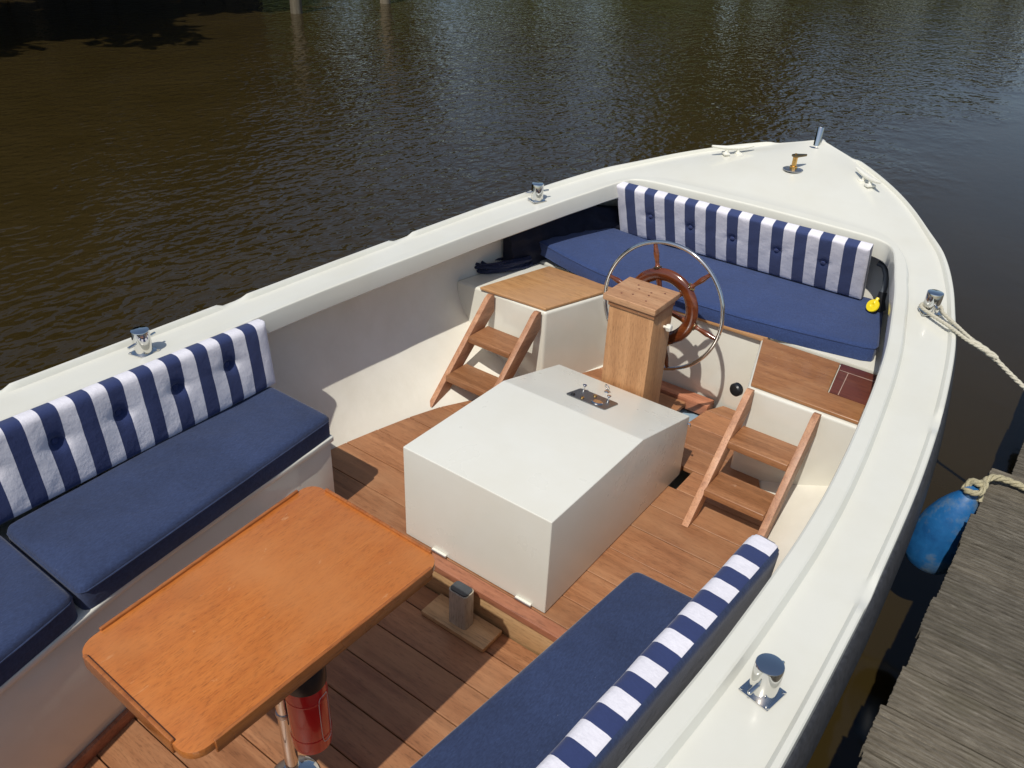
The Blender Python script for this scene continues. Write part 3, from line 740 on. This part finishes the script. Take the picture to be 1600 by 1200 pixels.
# ------------------------------------------------------------------ ladders
def make_ladder(x0, label):
    w = .292; t = .027
    lad = thing('boarding_ladder', label, 'ladder', (x0+w/2, .9, 0), 'two-tread wooden steps')
    # stringer side profile in (y, z): leaning to the locker face, top cut plumb
    pf = [(.690, .003), (.772, .003), (1.138, .318), (1.138, .402), (1.118, .408), (1.095, .396)]
    for xx in (x0, x0+w-t):
        bm_obj('stringer', prism_bm(pf, xx, xx+t, .0025, 2, 'x'), 'stringer', lad, 30)
    for z, y0 in ((.128, .786), (.262, .944)):
        tr = box('tread', (x0+t+.0005, y0, z-.030), (x0+w-t-.0005, y0+.145, z), 'ladder', lad, .004, 3)
    return lad
make_ladder(-.832, 'two-tread wooden steps against the locker on the far side, partly behind the engine box')
make_ladder(.448, 'two-tread wooden steps against the locker on the dock side of the boat')

# ------------------------------------------------------------------ table
tab = thing('cockpit_table', 'varnished orange wooden table with raised fiddle edges on a steel leg', 'table', (.035, -.85, -.13))
TZ = .600
TQ = [(.286, -.494), (-.205, -.489), (-.160, -1.214), (.270, -1.224)]          # corners, slightly narrower towards the near end
def tq(u, v):
    """u across (0 far side .. 1 dock side), v along (0 near end .. 1 engine end)"""
    a = Vector(TQ[2]).lerp(Vector(TQ[3]), u); b = Vector(TQ[1]).lerp(Vector(TQ[0]), u); return a.lerp(b, v)
oct_ = []
for (u, v, a0) in ((1, 1, 0), (0, 1, 90), (0, 0, 180), (1, 0, 270)):
    for k in range(7):
        a = R(a0+15*k); du, dv = .095, .062
        oct_.append(tuple(tq((u-du if u else du)+du*math.cos(a), (v-dv if v else dv)+dv*math.sin(a))))
prism('table_top', oct_, TZ-.022, TZ, 'table', tab, .002)
def fid(u0, v0, u1, v1, z0, z1, w=.009):
    p, q = tq(u0, v0), tq(u1, v1); d = (q-p).normalized(); n = Vector((-d.y, d.x))*w*.5
    return prism('fiddle_edge', [tuple(p+n), tuple(p-n), tuple(q-n), tuple(q+n)], z0, z1, 'fiddle', tab, .0035, 3)
fid(.002, .085, .002, .925, TZ-.020, TZ+.008); fid(.999, .075, .999, .945, TZ-.034, TZ+.006)
fid(.12, .999, .925, .999, TZ-.020, TZ+.008); fid(.09, .002, .86, .002, TZ-.032, TZ+.009)
prism('apron', [tuple(tq(.06, .05)), tuple(tq(.94, .05)), tuple(tq(.94, .95)), tuple(tq(.06, .95))], TZ-.046, TZ-.0225, 'fiddle', tab, .003)
leg = tube('table_leg', [(.035, -.85, -.126), (.035, -.85, TZ-.05)], .019, 'chrome', tab, 20)
lathe('floor_socket', [(.072, 0), (.072, .006), (.060, .012), (.026, .018), (.026, .05)], (.035, -.85, -.1285), 'chrome', tab, (0, 0, 1), 36)
lathe('top_socket', [(.026, -.05), (.026, -.02), (.07, -.010), (.08, 0)], (.035, -.85, TZ-.0465), 'steel', tab, (0, 0, 1), 28)

# ------------------------------------------------------------------ fire extinguisher clamped to the leg
EX = Vector((.124, -.835, .105))
ext = thing('fire_extinguisher', 'small red fire extinguisher clamped to the steel table leg', 'fire extinguisher', EX)
lathe('cylinder', [(.010, 0), (.040, .002), (.051, .012), (.053, .03), (.053, .255), (.051, .268)], EX, 'red', ext, (0, 0, 1), 36)
lathe('black_collar', [(.0545, .245), (.055, .255), (.055, .300), (.047, .318), (.028, .332)], EX, 'black', ext, (0, 0, 1), 36)
lathe('valve', [(.020, .328), (.018, .345), (.022, .347), (.022, .362), (.014, .366)], EX, 'black', ext, (0, 0, 1), 16)
tube('lever', [EX+Vector((-.03, 0, .372)), EX+Vector((.01, .01, .372)), EX+Vector((.05, .03, .360)), EX+Vector((.078, .045, .365)), EX+Vector((.083, .048, .385))], [.008, .010, .009, .009, .007], 'black', ext, 10)
for zz in (.06, .20):
    b = torus('clamp_band', EX+Vector((0, 0, zz)), (0, 0, 1), .0528, .0016, 'red', ext, 32, 6, 2.2)
    torus('leg_clamp', (.035, -.85, EX.z+zz), (0, 0, 1), .0195, .0035, 'steel', b, 24, 6, 2.5)
    tube('clamp_screw', [(.030, -.852, EX.z+zz), (.072, -.845, EX.z+zz)], .006, 'steel', b, 8)
box('bracket_rail', (.058, -.856, EX.z+.02), (.068, -.836, EX.z+.25), 'black', ext, .002)
# white printed outline on the red body
pts = []
for k in range(33):
    a = 2*math.pi*k/32; ca, sa = math.cos(a), math.sin(a)
    q = (abs(ca)**.35*math.copysign(1, ca), abs(sa)**.35*math.copysign(1, sa)); th = R(12)+q[0]*.34
    pts.append(EX+Vector((.0536*math.cos(th), .0536*math.sin(th), .13+q[1]*.085)))
V, F = tube_data(pts, .0008, 5); mesh_obj('label_outline', V, F, 'white_plastic', ext, 60)

# ------------------------------------------------------------------ low post on a board, in front of the step
br = thing('floor_post', 'short wooden post with dark rubber cap on a small board before the engine box', 'post', (.035, -.11, -.13))
box('board', (-.100, -.166, -.1285), (.174, -.060, -.110), 'riser', br, .003)
bm = prism_bm([(.000, -.143), (.078, -.143), (.078, -.090), (.000, -.090)], -.1095, .040, 0, 1)
bmesh.ops.bevel(bm, geom=[e for e in bm.edges if abs(e.verts[0].co.z-e.verts[1].co.z) > .05], offset=.014, segments=4, affect='EDGES', profile=.5)
bm_obj('post', bm, wood('grey_weathered_oak', (.30, .25, .18), (.44, .38, .29), (.54, .48, .38), 2, 80, .5), br)
bm = prism_bm([(.004, -.139), (.074, -.139), (.074, -.094), (.004, -.094)], .0405, .046, 0, 1)
bmesh.ops.bevel(bm, geom=[e for e in bm.edges if abs(e.verts[0].co.z-e.verts[1].co.z) > .003], offset=.013, segments=4, affect='EDGES', profile=.5)
bm_obj('rubber_cap', bm, 'sponge', br)

# ------------------------------------------------------------------ pump lever with yellow tag beside the end seat
pump = thing('bilge_pump_lever', 'curved grey lever with black grip and round yellow tag beside the end seat', 'lever', (.66, 2.10, .47))
tube('lever_arm', [(.600, 2.09, .66), (.628, 2.085, .655), (.650, 2.07, .625), (.662, 2.05, .585), (.664, 2.035, .555)], [.012, .013, .013, .013, .013], 'grey_plastic', pump, 12)
tube('grip', [(.664, 2.036, .558), (.666, 2.025, .52), (.676, 2.03, .478)], [.018, .019, .022], 'black', pump, 14)
lathe('yellow_tag', [(.010, -.004), (.028, -.004), (.030, 0), (.028, .005), (.010, .006), (.006, .003)], (.648, 1.985, .505), 'yellow', pump, (-.35, -.75, .5), 22)
tube('tag_lug', [(.656, 2.01, .535), (.650, 1.99, .515)], .008, 'yellow', pump, 8)

# ------------------------------------------------------------------ dark navy line coiled on the locker
coil = thing('rope_coil', 'dark navy coil of braided line under the side deck on the far locker', 'rope coil', (-.975, 1.45, .40))
for k in range(7):
    rx, ry = .150-.014*(k % 3), .066-.008*(k % 4); pts = []
    for a in np.linspace(0, 2*math.pi, 41):
        ca, sa = math.cos(a), math.sin(a); x, y = rx*ca, ry*sa
        th = R(62+4*math.sin(k*2.1)); pts.append((-.968+x*math.cos(th)-y*math.sin(th)+.008*math.sin(k*3), 1.415+x*math.sin(th)+y*math.cos(th)+.008*math.cos(k*5), .410+.006*k+.004*math.sin(3*a+k)))
    V, F = rope_data(pts, .0085, .03, 5, .01); mesh_obj('turn', V, F, 'coil', coil, 60)

# ------------------------------------------------------------------ near-black sheet added to make the shade under the side deck
def shade_sheet():
    """a lumpy near-black sheet against the hull side, standing in for deep shade"""
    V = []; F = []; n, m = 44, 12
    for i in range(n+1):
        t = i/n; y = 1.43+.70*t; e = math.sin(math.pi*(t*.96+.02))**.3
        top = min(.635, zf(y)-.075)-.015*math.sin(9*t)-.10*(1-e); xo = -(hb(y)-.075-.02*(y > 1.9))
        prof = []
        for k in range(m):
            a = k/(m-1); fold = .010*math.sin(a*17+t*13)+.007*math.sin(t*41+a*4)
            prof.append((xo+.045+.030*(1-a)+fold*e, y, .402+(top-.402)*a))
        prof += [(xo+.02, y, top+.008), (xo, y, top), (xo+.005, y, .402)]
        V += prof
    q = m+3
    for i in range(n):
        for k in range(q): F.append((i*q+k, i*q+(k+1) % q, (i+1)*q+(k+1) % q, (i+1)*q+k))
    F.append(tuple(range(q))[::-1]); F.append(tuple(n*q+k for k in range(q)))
    o = mesh_obj('under_deck_shade', [(x+.92, y-1.72, z-.40) for x, y, z in V], F, 'shade_fill', None, 60); o.location = (-.92, 1.72, .40)
    tag(o, 'added near-black sheet standing in for the shade under the far side deck', 'cover')
shade_sheet()

# ------------------------------------------------------------------ dock
dock = thing('dock', 'weathered grey dock of grooved planks along the right edge', 'dock', (2.2, 0, WZ))
def plank_profile(w, seed):
    rg = random.Random(seed); n = 9; pts = [(0, 0)]
    step = w/n; y = .0
    for k in range(n):
        a = k*step; j = rg.uniform(-.001, .001)
        pts += [(a+step*.14+j, .0), (a+step*.24+j, .0050), (a+step*.72+j, .0056+rg.uniform(-.0009, .0009)), (a+step*.9+j, .0005)]
    pts.append((w, 0)); return pts
def plank_mesh(w, L, seed):
    rg = random.Random(seed+50); pr = plank_profile(w, seed); V = []; F = []; n = len(pr)
    xs = [0, .006, .05]+[L*k/8 for k in range(1, 9)]
    for i, x in enumerate(xs):
        for (y, z) in pr:
            e = (rg.uniform(-.0016, .0016) if i == 0 else 0); V.append((x+e, y, z-.005-(.002 if i == 0 else 0)+rg.uniform(-.0006, .0006)))
    for i in range(len(xs)-1):
        for k in range(n-1): F.append((i*n+k, (i+1)*n+k, (i+1)*n+k+1, i*n+k+1))
    b0 = len(V); V += [(0, 0, -.04), (L, 0, -.04), (L, w, -.04), (0, w, -.04)]
    last = (len(xs)-1)*n
    F.append((b0, b0+1, b0+2, b0+3)); F.append(tuple([b0]+list(range(0, n))+[b0+3])); F.append(tuple([b0+2]+list(range(last+n-1, last-1, -1))+[b0+1]))
    F.append(tuple([b0+1]+[i*n for i in range(len(xs)-1, -1, -1)]+[b0])); F.append(tuple([b0+3]+[i*n+n-1 for i in range(len(xs))]+[b0+2]))
    me = bpy.data.meshes.new('plank'); me.from_pydata(V, [], F); me.materials.append(M['dock'])
    bm = bmesh.new(); bm.from_mesh(me); bmesh.ops.recalc_face_normals(bm, faces=bm.faces); bm.to_mesh(me); bm.free()
    for p_ in me.polygons: p_.use_smooth = True
    me.set_sharp_from_angle(angle=R(30)); return me
pm = [plank_mesh(.1385, 1.9, s) for s in range(5)]
DZ = .5; pitch = .1458; y = .452-pitch*26
k = 0
while y < 3.2:
    o = bpy.data.objects.new('plank', pm[k % 5]); COL.objects.link(o); o.parent = dock
    x = 1.322+.004*math.sin(k*2.3)-.0145*max(0, .45-y)/.8 if y < .9 else 1.376
    o.location = Vector((x+random.uniform(-.004, .004), y+.0025, DZ+random.uniform(-.0025, .0025)-(.012 if y > .9 else 0)))-dock.location
    o.rotation_euler = (random.uniform(-.006, .006), 0, random.uniform(-.003, .003)); k += 1; y += pitch
for x in (1.46, 2.2, 2.95): box('beam', (x, -3.3, .33), (x+.08, 3.15, .455), 'dock_dark', dock, .004)
for x, y in ((1.50, -2.9), (1.50, -1.0), (1.50, 1.15), (1.50, 3.0), (2.98, -2.9), (2.98, -.6), (2.98, 1.2), (2.98, 3.0)):
    tube('dock_post', [(x, y, -1.0), (x, y, .33)], .075, 'dock_dark', dock, 14)

# ------------------------------------------------------------------ fender and ropes
fc = Vector((1.243, .83, .200))
fen = thing('fender', 'scuffed blue fender hanging between the boat and the dock', 'fender', fc)
ax = Vector((.16, .0, 1)).normalized()
lathe('fender_body', [(.004, -.004), (.050, -.002), (.072, .008), (.084, .032), (.088, .07), (.087, .12), (.080, .175), (.066, .225), (.048, .265), (.030, .295), (.02, .308)], fc, 'fender', fen, ax, 36)
lathe('rope_eye', [(.020, .292), (.024, .300), (.024, .322), (.018, .328)], fc, 'fender', fen, ax, 18)
tp = fc+ax*.316
rp = thing('fender_rope', 'old pale rope tying the blue fender over the dock edge', 'rope', (1.33, .93, .5))
rope('tail', [tp+Vector((-.02, -.004, -.004)), tp+Vector((-.012, .014, .022)), tp+Vector((.015, .012, .03)), (1.312, .885, .522), (1.335, .925, .530), (1.40, .945, .522), (1.55, .93, .515), (1.75, .935, .515)], .0115, 'old_rope', rp)
rope('knot', [tp+Vector((.028, .02, .03)), tp+Vector((.022, -.022, .018)), tp+Vector((-.012, -.018, .006)), tp+Vector((-.018, .016, .0)), tp+Vector((.016, .022, .008)), tp+Vector((.03, -.006, -.022))], .010, 'old_rope', rp)
mo = thing('mooring_rope', 'pale three-strand mooring line from the bollard to the dock', 'rope', (.921, 1.612, zf(1.612)))
bz = zf(1.612)
j = Vector((1.100, 1.445, bz+.012))
rope('eye_strand', [(.906, 1.648, bz+.026), (.888, 1.620, bz+.024), (.890, 1.592, bz+.022), (.935, 1.555, bz+.020), (1.02, 1.492, bz+.019), j+Vector((-.008, -.006, .0)), j+Vector((.06, -.024, -.012))], .0072, 'rope', mo)
rope('eye_strand', [(.906, 1.648, bz+.026), (.935, 1.649, bz+.027), (.955, 1.622, bz+.026), (.972, 1.585, bz+.024), (1.04, 1.508, bz+.022), j+Vector((.0, .009, .002)), j+Vector((.06, -.008, -.012))], .0072, 'rope', mo)
rope('splice', [j, j+Vector((.05, -.016, -.010)), j+Vector((.10, -.030, -.025))], .0125, 'rope', mo)
rope('standing_part', [j+Vector((.07, -.02, -.014)), (1.313, 1.385, .632), (1.50, 1.325, .562), (1.68, 1.28, .515)], .0085, 'rope', mo)
dc = thing('dock_cleat', 'galvanised ring on the dock holding the mooring line, just out of view', 'dock ring', (1.70, 1.27, .49))
torus('ring', (1.70, 1.27, .516), (.3, .8, .5), .034, .007, 'steel', dc, 32, 8)
lathe('ring_base', [(.045, 0), (.045, .006), (.012, .010)], (1.70, 1.295, .488), 'steel', dc, (0, 0, 1), 20)

# ------------------------------------------------------------------ far bank
def piling(x, y, label):
    t = thing('mooring_piling', label, 'piling', (x, y, WZ), 'wooden pilings in the canal')
    V, F = tube_data([(x, y, -1.2), (x, y, 0), (x+.01, y, .7), (x+.02, y+.01, 1.15)], [.10, .095, .09, .088], 18); mesh_obj('pile', V, F, 'piling', t, 40)
    lathe('pile_cap', [(.09, 0), (.086, .02), (.05, .04), (.004, .045)], (x+.02, y+.01, 1.15), 'piling', t, (0, 0, 1), 18)
piling(-10.30, 8.15, 'pale wooden piling standing in the canal, the left one of two at the top')
piling(-10.20, 10.10, 'wooden piling at the top edge, the right one of two, seen mostly as reflection')
bank_edge = [(-14.6, -40), (-14.6, 11.5), (-12.6, 17), (-9.8, 21.5), (-8.2, 26), (-6.5, 34), (-4.5, 48), (-3, 75), (-3, 140)]
V = []; F = []
for (x, y) in bank_edge: V += [(x, y, -.6), (x-.15, y, .25), (x-1.2, y, .6), (x-6, y, .9), (x-160, y, 1.2)]
for i in range(len(bank_edge)-1):
    for k in range(4): F.append((i*5+k, (i+1)*5+k, (i+1)*5+k+1, i*5+k+1))
tag(mesh_obj('bank', V, F, 'soil', None, 60), 'turf bank across the canal', 'bank', kind='structure')
rv = thing('revetment', 'black tarred timber revetment along the far bank, seen as a dark reflection', 'revetment', (-14.4, 2, WZ))
for i in range(42):
    y = -9+i*.47; box('board', (-14.50+random.uniform(-.02, .02), y, -.6), (-14.44+random.uniform(-.02, .02), y+.455, 1.15+random.uniform(-.06, .06)), 'tar', rv, .004, 1)
box('wale', (-14.42, -9, .85), (-14.34, 10.7, .98), 'tar', rv, .005)
def crown_mesh(rad, h, n, seed, leaf):
    rg = np.random.RandomState(seed); V = []; F = []
    cl = []
    for k in range(26):
        d = rg.normal(size=3); d /= np.linalg.norm(d); rr = rg.uniform(.25, 1)**.6
        cl.append((d*np.array([rad, rad, h*.5])*rr*.82, rg.uniform(.28, .5)*rad*.75))
    for i in range(n):
        c, s = cl[rg.randint(len(cl))]; d = rg.normal(size=3); d /= np.linalg.norm(d); p_ = c+d*s*rg.uniform(.55, 1.05)
        a = rg.normal(size=3); a /= np.linalg.norm(a); b = np.cross(a, rg.normal(size=3)); b /= np.linalg.norm(b); sz = leaf*rg.uniform(.6, 1.3)
        q = len(V); V += [tuple(p_-a*sz), tuple(p_+b*sz*.55), tuple(p_+a*sz), tuple(p_-b*sz*.55)]; F.append((q, q+1, q+2, q+3))
    me = bpy.data.meshes.new('crown'); me.from_pydata(V, [], F); return me
crowns = []
for s in range(3):
    me = crown_mesh(1.0, 2.5, 5200, 11+s, .085); me.materials.append(M['leaf'][s]); crowns.append(me)
def trunk_mesh():
    V = []; F = []
    def addt(pts, rad):
        v, f = tube_data(pts, rad, 8); o = len(V); V.extend(v); F.extend(tuple(i+o for i in q) for q in f)
    addt([(0, 0, -.1), (.01, 0, .2), (.03, .01, .5), (.02, .03, .85)], [.05, .038, .03, .012])
    for k in range(7):
        a = k*2.4; z = .25+.07*k; addt([(.02, 0, z), (.13*math.cos(a), .13*math.sin(a), z+.1), (.27*math.cos(a), .27*math.sin(a), z+.2)], [.018, .012, .005])
    me = bpy.data.meshes.new('trunk'); me.from_pydata([tuple(v) for v in V], [], F); me.materials.append(M['bark'])
    for p_ in me.polygons: p_.use_smooth = True
    return me
trunk = trunk_mesh()
over = [(-10.9, -4.4, 3.5, 2.7), (-10.9, -.6, 3.7, 2.7), (-11.3, 2.9, 3.5, 2.5), (-12.3, 6.0, 3.3, 2.1)]
trees = [(-17.5, -6, 3.8, 3.2), (-16.8, -2.2, 4.0, 2.8), (-17.4, 1.2, 3.8, 3.0), (-16.6, 4.4, 4.2, 2.6), (-17.8, 7.2, 4.6, 3.2), (-16.9, 10.4, 4.4, 2.6), (-17.0, 13.6, 4.2, 2.5),
         (-16.0, 16.8, 3.6, 2.0), (-13.0, 30.0, 12.5, 2.9), (-11.0, 28.2, 9.5, 2.2), (-20, 40, 6, 3.2), (-15, 50, 6, 3.4), (-21.5, 0, 5.0, 3.4), (-21.5, 8, 5.2, 3.4), (-21, -9, 5.0, 3.4),
         (-14.4, 20.5, 3.4, 2.0), (-13.2, 24.5, 3.6, 2.0), (-11.4, 33.5, 4.6, 2.3), (-10.2, 39, 5, 2.5), (-8.6, 46, 5.5, 2.8), (-7.2, 55, 6, 3.2), (-18.5, 11.5, 4.8, 3.0), (-18.5, 15.5, 4.2, 2.6)]
words = ['dense broad', 'rounded', 'tall full', 'low spreading', 'tallest dense', 'upright', 'loose', 'small', 'tall lone', 'slim', 'distant round', 'far distant', 'high back', 'second high back', 'rear left', 'low bushy', 'second bushy', 'third bushy', 'fourth bushy', 'fifth bushy', 'farthest bushy', 'deep green', 'last tall']
for i, ((x, y, h, rd), w) in enumerate(zip(trees, words)):
    t = thing('bank_tree', '%s tree on the far bank, seen only as a reflection' % w, 'tree', (x, y, .7), 'trees on the far bank')
    o = bpy.data.objects.new('trunk', trunk); COL.objects.link(o); o.parent = t; o.scale = (h*.75, h*.75, h*.9)
    c = bpy.data.objects.new('crown', crowns[i % 3]); COL.objects.link(c); c.parent = t; c.location = (0, 0, h*.56); c.scale = (rd, rd, h*.40); c.rotation_euler = (0, 0, i*1.7)

for i, (x, y, h, rd) in enumerate(over):
    t = thing('overhanging_tree', ['leftmost', 'broadest', 'middle leaning', 'rightmost low'][i]+' leafy tree leaning over the water, seen as dark shade and reflection', 'tree', (x-2.0, y, .6), 'trees leaning over the water')
    o = bpy.data.objects.new('trunk', trunk); COL.objects.link(o); o.parent = t; o.scale = (h*.6, h*.6, h*.85); o.rotation_euler = (0, R(17), 0)
    c = bpy.data.objects.new('crown', crowns[i % 3]); COL.objects.link(c); c.parent = t; c.location = (2.0, 0, h*.68); c.scale = (rd, rd*1.05, h*.24); c.rotation_euler = (0, 0, i*2.1)
